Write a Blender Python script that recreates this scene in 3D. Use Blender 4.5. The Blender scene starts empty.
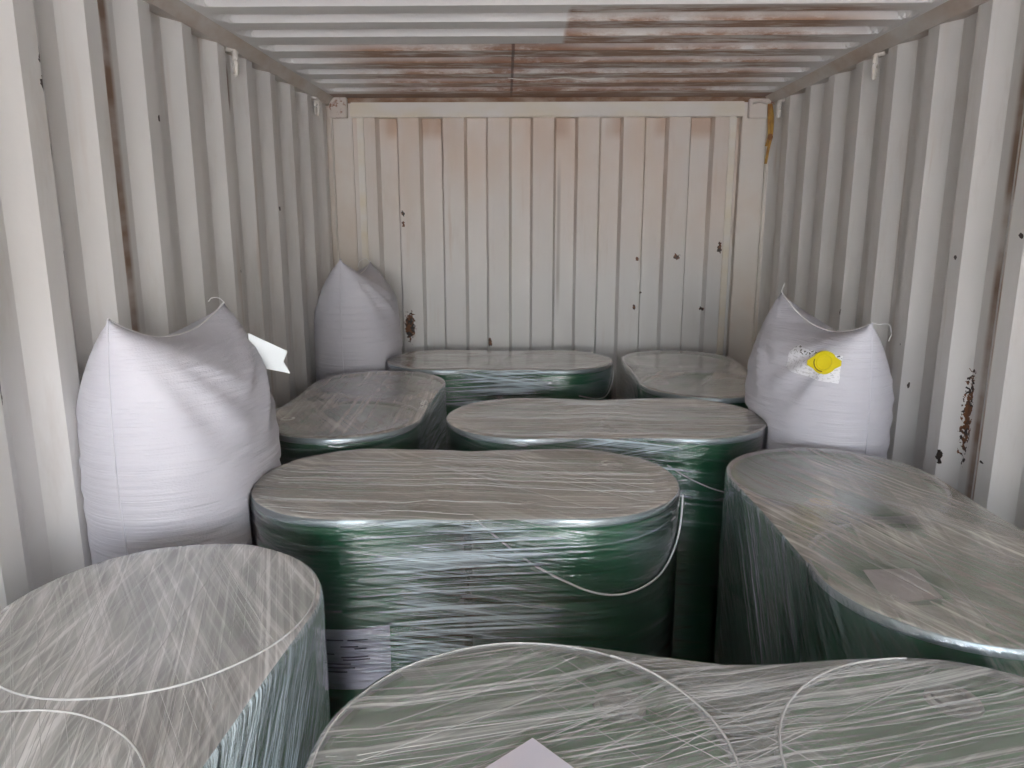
import bpy, bmesh, math, random
from mathutils import Vector, Matrix, noise as mnoise

# ------------------------------------------------------------------ camera, world, sun, exposure
S = bpy.context.scene
PITCH, YAW, FPX = math.radians(12.18), math.radians(1.25), 760.0
cd = bpy.data.cameras.new('camera'); cam = bpy.data.objects.new('camera', cd); S.collection.objects.link(cam)
cam.location = (-0.102, -4.28, 1.70)
cam.rotation_euler = (math.radians(90) - PITCH, 0, YAW)
cd.sensor_width = 36.0; cd.lens = FPX / 1024 * 36.0; cd.clip_start = 0.02
S.camera = cam

w = bpy.data.worlds.new('world'); S.world = w; w.use_nodes = True
nt = w.node_tree; nt.nodes.clear()
wo = nt.nodes.new('ShaderNodeOutputWorld'); wb = nt.nodes.new('ShaderNodeBackground')
sky = nt.nodes.new('ShaderNodeTexSky'); sky.sky_type = 'NISHITA'
sky.sun_elevation = math.radians(48); sky.sun_rotation = math.radians(150); sky.sun_disc = False
sky.air_density = 1.0; sky.dust_density = 3.0; sky.ozone_density = 1.0
mixw = nt.nodes.new('ShaderNodeMixRGB'); mixw.inputs[0].default_value = 0.55
mixw.inputs[2].default_value = (5.1, 5.3, 5.8, 1)
nt.links.new(sky.outputs[0], mixw.inputs[1]); nt.links.new(mixw.outputs[0], wb.inputs[0])
wb.inputs[1].default_value = 0.55
nt.links.new(wb.outputs[0], wo.inputs[0])

sun = bpy.data.lights.new('sun', 'SUN'); sun.energy = 6.0; sun.angle = math.radians(1.0); sun.color = (1.0, 0.96, 0.91)
so = bpy.data.objects.new('sun', sun); S.collection.objects.link(so)
so.rotation_euler = (math.radians(30), math.radians(-28), 0)     # high, from the front-left: lights the yard outside, not the inside
portal = bpy.data.lights.new('door_portal', 'AREA'); portal.shape = 'RECTANGLE'; portal.size = 2.34; portal.size_y = 2.24
portal.cycles.is_portal = True
po = bpy.data.objects.new('door_portal', portal); S.collection.objects.link(po)
po.location = (0, -7.63, 1.245); po.rotation_euler = (math.radians(90), 0, 0)

vs = S.view_settings
vs.view_transform = 'Standard'; vs.look = 'None'; vs.gamma = 1.0; vs.use_curve_mapping = False
vs.exposure = 2.22
try:
    S.cycles.use_denoising = True
    S.cycles.transparent_max_bounces = 28
    S.cycles.max_bounces = 10; S.cycles.diffuse_bounces = 7
    S.cycles.sample_clamp_indirect = 12.0
except Exception: pass

R = random.Random(7)
PI = math.pi
FLOOR = 0.12; TOPZ = 1.02; ROOF = 2.335; DOOR = -7.6

# ------------------------------------------------------------------ node helpers
class NT:
    def __init__(s, name):
        s.m = bpy.data.materials.new(name); s.m.use_nodes = True
        s.t = s.m.node_tree; s.t.nodes.clear()
        s.out = s.t.nodes.new('ShaderNodeOutputMaterial')
    def n(s, typ, **kw):
        x = s.t.nodes.new(typ)
        for k, v in kw.items(): setattr(x, k, v)
        return x
    def l(s, a, b): s.t.links.new(a, b)
    def setv(s, sock, v):
        if hasattr(v, 'is_linked') or isinstance(v, bpy.types.NodeSocket): s.l(v, sock)
        else: sock.default_value = v
    def math(s, op, a, b=0.0, c=None, clamp=False):
        x = s.n('ShaderNodeMath', operation=op); x.use_clamp = clamp
        s.setv(x.inputs[0], a); s.setv(x.inputs[1], b)
        if c is not None: s.setv(x.inputs[2], c)
        return x.outputs[0]
    def mul(s, a, b): return s.math('MULTIPLY', a, b)
    def add(s, a, b): return s.math('ADD', a, b)
    def ramp(s, f, lo, hi, a=0.0, b=1.0):
        x = s.n('ShaderNodeMapRange'); x.clamp = True
        s.setv(x.inputs[0], f); x.inputs[1].default_value = lo; x.inputs[2].default_value = hi
        x.inputs[3].default_value = a; x.inputs[4].default_value = b
        return x.outputs[0]
    def noise(s, vec, scale, detail=3, rough=0.55, sc=(1, 1, 1), rot=0.0, loc=(0, 0, 0), dist=0.0):
        mp = s.n('ShaderNodeMapping'); s.l(vec, mp.inputs[0])
        if rot:                                   # rotate first, stretch afterwards
            mr = s.n('ShaderNodeMapping'); s.l(vec, mr.inputs[0]); mr.inputs[2].default_value = (0, 0, rot)
            s.l(mr.outputs[0], mp.inputs[0])
        mp.inputs[1].default_value = loc; mp.inputs[3].default_value = sc
        x = s.n('ShaderNodeTexNoise'); s.l(mp.outputs[0], x.inputs['Vector'])
        x.inputs['Scale'].default_value = scale; x.inputs['Detail'].default_value = detail
        x.inputs['Roughness'].default_value = rough; x.inputs['Distortion'].default_value = dist
        return x.outputs[0]
    def mix(s, f, a, b):
        x = s.n('ShaderNodeMixRGB'); s.setv(x.inputs[0], f)
        for i, v in ((1, a), (2, b)):
            if isinstance(v, tuple): x.inputs[i].default_value = (*v, 1)
            else: s.l(v, x.inputs[i])
        return x.outputs[0]
    def pos(s): return s.n('ShaderNodeTexCoord').outputs['Object']
    def bump(s, h, strength, dist):
        b = s.n('ShaderNodeBump'); s.l(h, b.inputs['Height']); b.inputs['Strength'].default_value = strength
        b.inputs['Distance'].default_value = dist
        return b.outputs[0]
    def pbsdf(s, col, rough=0.5, metal=0.0, normal=None, spec=0.5):
        p = s.n('ShaderNodeBsdfPrincipled')
        if isinstance(col, tuple): p.inputs['Base Color'].default_value = (*col, 1)
        else: s.l(col, p.inputs['Base Color'])
        s.setv(p.inputs['Roughness'], rough); p.inputs['Metallic'].default_value = metal
        p.inputs['Specular IOR Level'].default_value = spec
        if normal is not None: s.l(normal, p.inputs['Normal'])
        return p
    def done(s, sh): s.l(sh, s.out.inputs[0]); return s.m

def simple(name, col, rough=0.5, metal=0.0, var=0.0, spec=0.5):
    t = NT(name)
    if var:
        n_ = t.noise(t.pos(), 9, 3)
        c = t.mix(t.ramp(n_, .35, .7), tuple(min(1, k*(1-var)) for k in col), col)
    else: c = col
    return t.done(t.pbsdf(c, rough, metal, spec=spec).outputs[0])

def spotmask(t, P, c, rad, thr=0.5, nsc=60):
    """ragged chip or stain of its own shape about the point c with radii rad"""
    v = t.n('ShaderNodeVectorMath', operation='SUBTRACT'); t.l(P, v.inputs[0]); v.inputs[1].default_value = c
    d = t.n('ShaderNodeVectorMath', operation='DIVIDE'); t.l(v.outputs[0], d.inputs[0]); d.inputs[1].default_value = rad
    L = t.n('ShaderNodeVectorMath', operation='LENGTH'); t.l(d.outputs[0], L.inputs[0])
    nz = t.noise(P, nsc, 2)
    f = t.math('SUBTRACT', t.add(nz, 0.40), t.mul(L.outputs['Value'], 0.5))
    return t.ramp(f, thr, thr + 0.04)

def band(t, x, c, w_, soft):
    """1 inside |x-c|<w, fading over soft"""
    d = t.math('ABSOLUTE', t.math('SUBTRACT', x, c))
    return t.ramp(d, w_, w_ + soft, 1.0, 0.0)

PAINT = (0.745, 0.738, 0.722)
def paint_wall(name, side):
    t = NT(name); P = t.pos()
    sp = t.n('ShaderNodeSeparateXYZ'); t.l(P, sp.inputs[0]); X, Y, Z = sp.outputs
    base = t.mix(t.ramp(t.noise(P, 2.2, 4, sc=(1, 1, .35)), .3, .7), tuple(k*.9 for k in PAINT), PAINT)
    grime = t.ramp(t.noise(P, 5, 5, .7, sc=(1.4, 1.4, .3)), .55, .8)
    c = t.mix(t.mul(grime, .36), base, (0.40, 0.33, 0.26))
    drip = t.mul(t.ramp(t.noise(P, 1, 3, .6, sc=(16, 16, 1.1)), .60, .72), t.ramp(t.noise(P, 1.3, 2), .42, .6))
    c = t.mix(t.mul(drip, .35), c, (0.42, 0.27, 0.16))
    rust = (0.16, 0.062, 0.022); dark = (0.03, 0.022, 0.018)
    if side == 'left':
        n1 = t.ramp(t.noise(P, 7, 4, sc=(.2, .2, 1)), .3, .6, .25, 1)
        c = t.mix(t.mul(t.mul(t.math('MAXIMUM', band(t, Y, -2.170, .014, .022), band(t, Y, -2.246, .003, .004)), n1), .9), c, (0.22, 0.11, 0.05))
        c = t.mix(t.mul(t.mul(band(t, Y, -1.34, .012, .016), band(t, Z, 2.18, .05, .05)), .8), c, rust)
        for cc, rr in (((-1.18, -2.51, 2.06), (.03, .012, .02)), ((-1.18, -2.515, 1.995), (.03, .012, .022)), ((-1.18, -2.50, 1.85), (.03, .014, .022)),
                       ((-1.18, -2.50, 1.62), (.03, .010, .02)), ((-1.18, -1.96, 1.47), (.03, .009, .014)), ((-1.18, -1.42, 1.52), (.03, .014, .02)),
                       ((-1.19, -1.38, 1.17), (.03, .02, .02)), ((-1.18, -1.975, 1.99), (.03, .01, .012)), ((-1.18, -.93, 1.75), (.03, .014, .014)),
                       ((-1.19, -2.52, 1.27), (.03, .010, .008)), ((-1.19, -2.78, 1.35), (.03, .01, .03))):
            c = t.mix(spotmask(t, P, cc, rr), c, dark)
    if side == 'right':
        n1 = t.ramp(t.noise(P, 6, 4, sc=(.2, .2, 1)), .3, .6, .2, 1)
        c = t.mix(t.mul(t.mul(t.math('MAXIMUM', band(t, Y, -2.105, .010, .02), band(t, Y, -2.18, .003, .004)), n1), .85), c, (0.22, 0.11, 0.05))
        big = spotmask(t, P, (1.2, -2.045, 1.13), (.3, .030, .19), .60, 85)
        c = t.mix(big, c, t_rgb(t, P, dark, rust))
        for cc, rr in (((1.2, -1.975, .98), (.3, .013, .03)), ((1.2, -1.72, 1.15), (.3, .007, .012)), ((1.2, -1.66, 1.28), (.3, .005, .010)),
                       ((1.2, -.73, 2.14), (.3, .022, .08)), ((1.2, -1.13, 1.33), (.3, .012, .012)), ((1.2, -2.235, 1.66), (.3, .01, .01)),
                       ((1.2, -1.94, 1.59), (.3, .012, .008)), ((1.2, -2.2, 1.03), (.3, .014, .004))):
            c = t.mix(spotmask(t, P, cc, rr), c, dark)
    if side == 'back':
        # the sheets have weathered tan in their upper half
        tan = t.mul(t.ramp(Z, 1.35, 2.0), t.ramp(t.noise(P, 2.3, 3, sc=(1.0, 1, .7)), .32, .62, .35, 1))
        c = t.mix(t.mul(tan, .80), c, (0.66, 0.52, 0.41))
        blotch = t.mul(t.mul(t.ramp(Y, .02, .04), t.ramp(Z, 2.12, 2.17)), t.ramp(t.noise(P, 5, 2, sc=(1, 1, .1)), .45, .55))
        c = t.mix(t.mul(blotch, .55), c, (0.45, 0.27, 0.16))
        clean = t.ramp(Z, 1.45, 1.25)
        c = t.mix(t.mul(clean, .45), c, (0.68, 0.68, 0.67))
        for i, (cc, rr) in enumerate((((-.797, 0, 1.735), (.012, .2, .018)), ((-.795, 0, 1.68), (.010, .2, .02)), ((-.775, 0, 1.11), (.035, .2, .10)),
                       ((-.32, 0, 1.02), (.015, .2, .03)), ((.715, 0, 1.50), (.025, .2, .02)), ((.50, 0, 1.49), (.014, .2, .012)),
                       ((.95, 0, 1.55), (.014, .2, .04)), ((.875, 0, 1.21), (.012, .2, .012)), ((.53, 0, 1.3), (.01, .2, .01)), ((.49, 0, 1.22), (.01, .2, .02)))):
            c = t.mix(spotmask(t, P, cc, rr, .5, 70), c, t_rgb(t, P, dark, rust))
        c = t.mix(t.mul(band(t, X, .062, .004, .01), t.mul(band(t, Z, 1.6, .25, .2), .5)), c, (0.25, .2, .17))
        brown = t.ramp(Z, 2.30, 2.315)
        c = t.mix(t.mul(brown, .8), c, (0.25, 0.13, 0.075))
    h = t.noise(P, 14, 3)
    return t.done(t.pbsdf(c, .46, normal=t.bump(h, .12, .01), spec=.45).outputs[0])
def t_rgb(t, P, a, b): return t.mix(t.ramp(t.noise(P, 40, 2), .45, .55), a, b)

def paint_roof():
    t = NT('roof_paint'); P = t.pos()
    sp = t.n('ShaderNodeSeparateXYZ'); t.l(P, sp.inputs[0]); X, Y, Z = sp.outputs
    base = t.mix(t.ramp(t.noise(P, 3, 4), .3, .7), (0.70, 0.70, 0.695), (0.76, 0.76, 0.755))
    # rust smears: everything except a freshly painted sheet at the front left
    old = t.math('MAXIMUM', t.ramp(Y, -1.27, -1.24), t.mul(t.ramp(X, .015, .03), t.ramp(Y, -1.80, -1.74)))
    xr = t.mul(t.ramp(X, -.98, -.72), t.ramp(X, 1.1, .85))
    old = t.mul(old, xr)
    n1 = t.noise(P, 11, 6, .75, sc=(.45, 2.2, 1)); n2 = t.noise(P, 2.2, 3, .6, sc=(.7, 1, 1), loc=(3, 1, 0))
    sm = t.mul(t.ramp(t.add(t.mul(n1, .62), t.mul(n2, .38)), .42, .52), old)
    # smears cling to the pressed-down flats
    low = t.ramp(Z, ROOF+.018, ROOF+.002, .22, 1.0)
    sm = t.mul(sm, low)
    rc = t.mix(t.ramp(n1, .4, .65), (0.38, 0.19, 0.085), (0.21, 0.078, 0.022))
    c = t.mix(t.mul(old, .25), base, (0.55, 0.43, 0.34))
    c = t.mix(t.mul(sm, .85), c, rc)
    heavy = t.mul(t.mul(t.ramp(X, -.34, -.25), t.ramp(X, .12, .0)), t.mul(old, t.ramp(n1, .4, .55)))
    c = t.mix(t.mul(heavy, .6), c, (0.24, 0.10, 0.05))
    c = t.mix(t.mul(t.mul(band(t, t.add(X, t.mul(Y, .03)), -.20, .004, .004), t.ramp(Y, -1.25, -1.2)), .8), c, (0.08, 0.04, 0.03))
    endb = t.mul(t.ramp(Y, -.17, -.15), t.ramp(t.noise(P, 4, 3, sc=(.6, 1, 1)), .25, .5, .5, 1))
    c = t.mix(t.mul(endb, .85), c, (0.22, 0.105, 0.055))
    return t.done(t.pbsdf(c, .5, spec=.4).outputs[0])

def film_mat(name, dirs, base=.22, amp=.5, side=False, tint=(0.66, 0.62, 0.56), seed=0.0, patch=.5, rough=.16, bs=.55, fine=70, clear=None, gl=1.0, bd=.006):
    """stretch film: clear plastic with milky stretch lines, plus painted-in glare on the sides; dirs = directions (degrees, in the sheet's own uv) and weight"""
    t = NT(name)
    uv = t.n('ShaderNodeUVMap'); uv.uv_map = 'UVMap'; V = uv.outputs[0]
    at = t.n('ShaderNodeAttribute'); at.attribute_name = 'gap'; gapf = at.outputs['Fac']
    tot = None; hgt = None
    for i, (ang, wgt) in enumerate(dirs):
        r = -math.radians(ang)
        a = t.noise(V, 1.0, 5, .62, sc=(1.1, fine, 1), rot=r, loc=(seed + i*3.1, seed*2 + i, i*1.7))
        b = t.noise(V, 1.0, 3, .6, sc=(.9, fine*.28, 1), rot=r, loc=(seed*1.7 - i, i*2.3, 5 + i))
        s1 = t.ramp(a, .51, .64); s2 = t.ramp(b, .48, .66)
        st = t.mul(t.add(t.mul(s1, .75), t.mul(s2, .45)), wgt)
        # each run of wraps has its own extent
        if i: st = t.mul(st, t.ramp(t.noise(V, 2.4, 2, loc=(i*5 + seed, 2, 0)), .38, .58, .1, 1))
        tot = st if tot is None else t.add(tot, st)
        hh = t.mul(t.add(t.mul(a, .25 if side else .5), b), wgt)
        hgt = hh if hgt is None else t.add(hgt, hh)
    pt = t.ramp(t.noise(V, 3.2, 3, .5, loc=(seed, seed*.7, 0)), .30, .70, 1 - patch, 1)
    if side: amp_ = t.mul(t.add(.5, t.mul(gapf, 1.3)), amp); pt = t.math('MINIMUM', t.add(pt, t.mul(gapf, .35)), 1.0)  # haze rises between the drums, painting door glare into the film there
    else: amp_ = amp
    haze = t.mul(t.add(base, t.mul(tot, amp_)), pt)
    if side and seed != 1.1:
        sv = t.n('ShaderNodeSeparateXYZ'); t.l(V, sv.inputs[0]); haze = t.mul(haze, t.ramp(sv.outputs[1], .45, .80, .3, 1))
    if clear:
        for (cx, cy, rx, ry, rot_) in clear:
            mp = t.n('ShaderNodeMapping'); mp.vector_type = 'TEXTURE'; t.l(V, mp.inputs[0])
            mp.inputs[1].default_value = (cx, cy, 0); mp.inputs[2].default_value = (0, 0, math.radians(rot_)); mp.inputs[3].default_value = (rx, ry, 1)
            L = t.n('ShaderNodeVectorMath', operation='LENGTH'); t.l(mp.outputs[0], L.inputs[0])
            haze = t.mul(haze, t.ramp(t.add(L.outputs['Value'], t.mul(t.noise(V, 12, 2), .6)), .9, 1.35, .3, 1))
    haze = t.math('MINIMUM', t.math('MAXIMUM', haze, 0.03), .93)
    bmp = t.bump(hgt, bs, bd)
    if side: t.l(t.add(.35, t.mul(gapf, .65)), bmp.node.inputs['Strength'])
    dif = t.n('ShaderNodeBsdfDiffuse'); dif.inputs[0].default_value = (*tint, 1); t.l(bmp, dif.inputs['Normal'])
    trl = t.n('ShaderNodeBsdfTranslucent'); trl.inputs[0].default_value = (*tint, 1)
    md = t.n('ShaderNodeMixShader'); md.inputs[0].default_value = .06; t.l(dif.outputs[0], md.inputs[1]); t.l(trl.outputs[0], md.inputs[2])
    tr = t.n('ShaderNodeBsdfTransparent'); tr.inputs[0].default_value = (.95, .96, .96, 1)
    m1 = t.n('ShaderNodeMixShader'); t.l(haze, m1.inputs[0]); t.l(tr.outputs[0], m1.inputs[1]); t.l(md.outputs[0], m1.inputs[2])
    gs = t.n('ShaderNodeBsdfGlossy'); gs.inputs['Roughness'].default_value = rough; gs.inputs[0].default_value = (1, 1, 1, 1); t.l(bmp, gs.inputs['Normal'])
    fr = t.n('ShaderNodeFresnel'); fr.inputs[0].default_value = 1.5; t.l(bmp, fr.inputs['Normal'])
    fac = t.math('MULTIPLY', fr.outputs[0], gl, clamp=True)
    m2 = t.n('ShaderNodeMixShader'); t.l(fac, m2.inputs[0]); t.l(m1.outputs[0], m2.inputs[1]); t.l(gs.outputs[0], m2.inputs[2])
    return t.done(m2.outputs[0])

# ------------------------------------------------------------------ mesh helpers
def link(o): S.collection.objects.link(o); return o
def mesh_obj(name, bm, mats, parent=None, smooth=False, angle=None):
    me = bpy.data.meshes.new(name); bm.normal_update(); bm.to_mesh(me); bm.free()
    for m in (mats if isinstance(mats, (list, tuple)) else [mats]): me.materials.append(m)
    if smooth:
        me.polygons.foreach_set('use_smooth', [True]*len(me.polygons))
        if angle: me.set_sharp_from_angle(angle=math.radians(angle))
    o = link(bpy.data.objects.new(name, me))
    if parent: o.parent = parent
    return o
def empty(name, loc=(0, 0, 0), rz=0):
    o = link(bpy.data.objects.new(name, None)); o.location = loc; o.rotation_euler = (0, 0, rz); o.empty_display_size = .1
    return o
def tag(o, label, cat, group=None):
    o['label'] = label; o['category'] = cat
    if group: o['group'] = group
    return o
def struct(o): o['kind'] = 'structure'; return o
def box(bm, x0, x1, y0, y1, z0, z1, bev=0.0):
    g = bmesh.ops.create_cube(bm, size=1.0, matrix=Matrix.Translation(((x0+x1)/2, (y0+y1)/2, (z0+z1)/2)) @ Matrix.Diagonal((x1-x0, y1-y0, z1-z0, 1)))
    if bev:
        es = list({e for v in g['verts'] for e in v.link_edges})
        bmesh.ops.bevel(bm, geom=es, offset=bev, segments=2, affect='EDGES')
def lathe(bm, prof, seg=48, M=Matrix(), caps=False):
    rings = []
    for r, z in prof:
        if r < 1e-6: rings.append([bm.verts.new(M @ Vector((0, 0, z)))])
        else: rings.append([bm.verts.new(M @ Vector((r*math.cos(2*PI*k/seg), r*math.sin(2*PI*k/seg), z))) for k in range(seg)])
    for a, b in zip(rings, rings[1:]):
        for k in range(seg):
            k2 = (k+1) % seg
            f = [a[k % len(a)], a[k2 % len(a)], b[k2 % len(b)], b[k % len(b)]]
            f = list(dict.fromkeys(f))
            if len(f) > 2: bm.faces.new(f)
def tube(bm, pts, r, seg=6, r1=None, closed=False):
    pts = [Vector(p) for p in pts]; n = len(pts); rings = []
    up = Vector((0, 0, 1))
    for i, p in enumerate(pts):
        if closed: d = pts[(i+1) % n] - pts[i-1]
        else: d = pts[min(i+1, n-1)] - pts[max(i-1, 0)]
        d.normalize(); a = d.cross(up)
        if a.length < 1e-3: a = d.cross(Vector((1, 0, 0)))
        a.normalize(); b = d.cross(a)
        rr = r if r1 is None else r + (r1-r)*i/(n-1)
        rings.append([bm.verts.new(p + a*rr*math.cos(2*PI*k/seg) + b*rr*math.sin(2*PI*k/seg)) for k in range(seg)])
    for i in range(n if closed else n-1):
        A, B = rings[i], rings[(i+1) % n]
        for k in range(seg): bm.faces.new((A[k], A[(k+1) % seg], B[(k+1) % seg], B[k]))
    if not closed: bm.faces.new(rings[0]); bm.faces.new(rings[-1][::-1])
def smoothcurve(ctrl, n=12):
    """Catmull-Rom through control points"""
    P = [Vector(c) for c in ctrl]; P = [P[0]*2-P[1]] + P + [P[-1]*2-P[-2]]; out = []
    for i in range(1, len(P)-2):
        for k in range(n):
            t = k/n
            out.append(.5*((2*P[i]) + (P[i+1]-P[i-1])*t + (2*P[i-1]-5*P[i]+4*P[i+1]-P[i+2])*t*t + (3*P[i]-P[i-1]-3*P[i+1]+P[i+2])*t**3))
    out.append(P[-2]); return out

# ------------------------------------------------------------------ container shell
def corrugated(name, pts2, z0, z1, place, mat, nz=14):
    """sheet from a 2D profile (a along, d depth) extruded between z0 and z1"""
    bm = bmesh.new(); zs = [z0 + (z1-z0)*i/nz for i in range(nz+1)]
    cols = [[bm.verts.new(place(a, d, z)) for z in zs] for a, d in pts2]
    for A, B in zip(cols, cols[1:]):
        for i in range(nz): bm.faces.new((A[i], B[i], B[i+1], A[i+1]))
    bmesh.ops.recalc_face_normals(bm, faces=bm.faces)
    return struct(mesh_obj(name, bm, mat))

def side_profile(phase, pitch):
    pts = []; k = -30
    while True:
        a = phase + pitch*k
        if a > 0.2: break
        if a > DOOR - .3:
            s = (pitch - .14)/2
            pts += [(a, 0), (a+.07, 0), (a+.07+s, .036), (a+.14+s, .036)]
        k += 1
    return [(min(max(a, DOOR), .05), d) for a, d in pts]
WL = paint_wall('wall_paint_left', 'left'); WR = paint_wall('wall_paint_right', 'right'); WBK = paint_wall('wall_paint_back', 'back')
WX = 1.18
corrugated('wall_left', side_profile(-2.315, .2725), FLOOR, 2.33, lambda a, d, z: (-WX-d, a, z), WL)
corrugated('wall_right', side_profile(-1.971, .278), FLOOR, 2.33, lambda a, d, z: (WX+d, a, z), WR)
prof = [(-1.16, 0)]
for k in range(-1, 8):
    a = -.81 + .2427*k
    prof += [(a-.015, .045), (a, 0), (a+.112, 0), (a+.127, .045)] if k > -1 else [(-.935, 0), (-.917, .045)]
prof = [p for p in prof if p[0] < 1.1] + [(1.1, 0), (1.2, 0)]
corrugated('wall_back', prof, FLOOR, 2.40, lambda a, d, z: (a, d, z), WBK)

# roof: pressed grooves that stop short of the side rails, with rounded ends
def roof():
    bm = bmesh.new(); xs = [-1.24, -1.13] ; 
    nx = 56
    xs = [-1.24 + 2.48*i/nx for i in range(nx+1)]
    grooves = [-.238, -.472, -.706, -.94, -1.174, -1.404, -1.605, -1.80]
    while grooves[-1] > DOOR + .4: grooves.append(grooves[-1] - .212)
    ys = set()
    for a in grooves:     # each groove's door-facing slope is at its far side
        for o_ in (0, .016, .03, .060, .085, .099, .112): ys.add(round(a - .105 + o_, 5))
        for o_ in (.02, .05, .08): ys.add(round(a + o_, 5))
    ys = sorted(y for y in ys if DOOR < y < -.15)
    ys = [DOOR] + ys + [-.12, -.05, .06]
    def depth(x, y):
        if y > -.15: return 0
        for g in grooves:
            u = y - (g - .105)
            if -.001 <= u <= .113:
                e = min(1.0, u/.016, (.112-u)/.016 )
                # rounded ends
                ex = 1.12 - abs(x); yy = (u-.056)/.056
                ex -= .05*(1-math.sqrt(max(0, 1-yy*yy)))
                e2 = max(0, min(1, ex/.03))
                return .027*max(0, min(e, e2))
        return 0
    xs = [-1.24, -1.18, -1.14] + [-1.12+.01*i for i in range(10)] + [-1.02+2.04*i/24 for i in range(1, 24)] + [1.03+.01*i for i in range(10)] + [1.14, 1.18, 1.24]
    V = [[bm.verts.new((x, y, ROOF + depth(x, y))) for y in ys] for x in xs]
    for A, B in zip(V, V[1:]):
        for i in range(len(ys)-1): bm.faces.new((A[i], A[i+1], B[i+1], B[i]))
    return struct(mesh_obj('ceiling', bm, paint_roof()))
roof()
rail_m = NT('rail_paint'); _P = rail_m.pos()
_c = rail_m.mix(rail_m.ramp(rail_m.noise(_P, 5, 4, .65, sc=(1, .6, 1)), .4, .7), (0.58, 0.56, 0.53), (0.44, 0.35, 0.28))
rail_m = rail_m.done(rail_m.pbsdf(_c, .5).outputs[0])
plain = NT('post_paint'); _P = plain.pos()
_c = plain.mix(plain.mul(plain.ramp(plain.noise(_P, 3, 4), .4, .7), .7), (0.70, 0.66, 0.61), (0.64, 0.53, 0.44))
plain = plain.done(plain.pbsdf(_c, .5).outputs[0])
head_m = NT('header_paint'); _P = head_m.pos()
_c = head_m.mix(head_m.ramp(head_m.noise(_P, 3, 3, sc=(1, 1, 2)), .4, .62), (0.74, 0.71, 0.66), (0.72, 0.66, 0.54))
head_m = head_m.done(head_m.pbsdf(_c, .5).outputs[0])
for i, s in enumerate((-1, 1)):
    bm = bmesh.new(); ra = [bm.verts.new((s*x, DOOR, z)) for x, z in ((1.172, 2.298), (1.135, 2.338), (1.26, 2.338), (1.26, 2.298))]
    rb = [bm.verts.new((v.co.x, .0, v.co.z)) for v in ra]
    for q in range(4): bm.faces.new((ra[q], ra[(q+1) % 4], rb[(q+1) % 4], rb[q]))
    bm.faces.new(ra); bm.faces.new(rb[::-1]); bmesh.ops.recalc_face_normals(bm, faces=bm.faces); struct(mesh_obj('trim_%d' % (i+1), bm, rail_m))
    bm = bmesh.new(); a, b = sorted((s*(1.055 if s < 0 else 1.028), s*1.24)); box(bm, a, b, -.016, .06, FLOOR, 2.36, .004); struct(mesh_obj('trim_%d' % (i+3), bm, plain))
bm = bmesh.new(); box(bm, -1.06, 1.035, -.03, .06, 2.237, 2.312, .005)
box(bm, -1.03, -.995, -.012, .05, FLOOR, 2.24, .002); box(bm, .965, 1.0, -.012, .05, FLOOR, 2.24, .002)
struct(mesh_obj('trim_5', bm, head_m))
rs = NT('rusty_strip'); _P = rs.pos()
_c = rs.mix(rs.ramp(rs.noise(_P, 6, 4, .6, sc=(1, 1, 2)), .4, .65), (0.22, 0.115, 0.06), (0.42, 0.33, 0.26))
rs = rs.done(rs.pbsdf(_c, .6).outputs[0])
bm = bmesh.new(); box(bm, -1.16, 1.16, -.022, .05, 2.308, ROOF+.001); struct(mesh_obj('trim_10', bm, rs))
gus = NT('gusset_paint'); _P = gus.pos()
_c = gus.mix(gus.ramp(gus.noise(_P, 22, 4, .7), .54, .62), (0.60, 0.54, 0.49), (0.27, 0.13, 0.08))
gus = gus.done(gus.pbsdf(_c, .5).outputs[0])
bm = bmesh.new(); box(bm, -1.165, -1.072, -.05, -.01, 2.232, 2.335, .004); struct(mesh_obj('trim_6', bm, gus))
bm = bmesh.new(); box(bm, 1.052, 1.17, -.05, -.01, 2.226, 2.322, .004); struct(mesh_obj('trim_7', bm, plain))
for i, s in enumerate((-1, 1)):   # bottom rails
    bm = bmesh.new(); a, b = sorted((s*1.165, s*1.24)); box(bm, a, b, DOOR, .0, FLOOR, FLOOR+.12, .005); struct(mesh_obj('trim_%d' % (i+8), bm, rail_m))

# plywood floor
ft = NT('plywood'); P = ft.pos()
c = ft.mix(ft.ramp(ft.noise(P, 6, 5, .6, sc=(.6, 6, 1)), .35, .7), (0.16, 0.10, 0.06), (0.27, 0.18, 0.11))
fm = ft.done(ft.pbsdf(c, .7).outputs[0])
bm = bmesh.new(); box(bm, -1.22, 1.22, DOOR, .05, FLOOR-.03, FLOOR)
struct(mesh_obj('floor', bm, fm))
# yard outside the open doors
gt = NT('yard_concrete'); P = gt.pos()
c = gt.mix(gt.ramp(gt.noise(P, 1.2, 4), .3, .7), (0.46, 0.45, 0.44), (0.55, 0.54, 0.53))
gm = gt.done(gt.pbsdf(c, .85).outputs[0])
bm = bmesh.new(); vv = [bm.verts.new(v) for v in ((-30, -45, -1.0), (30, -45, -1.0), (30, -7.65, -1.0), (-30, -7.65, -1.0))]; bm.faces.new(vv)
y_ = struct(mesh_obj('ground', bm, gm))

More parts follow.
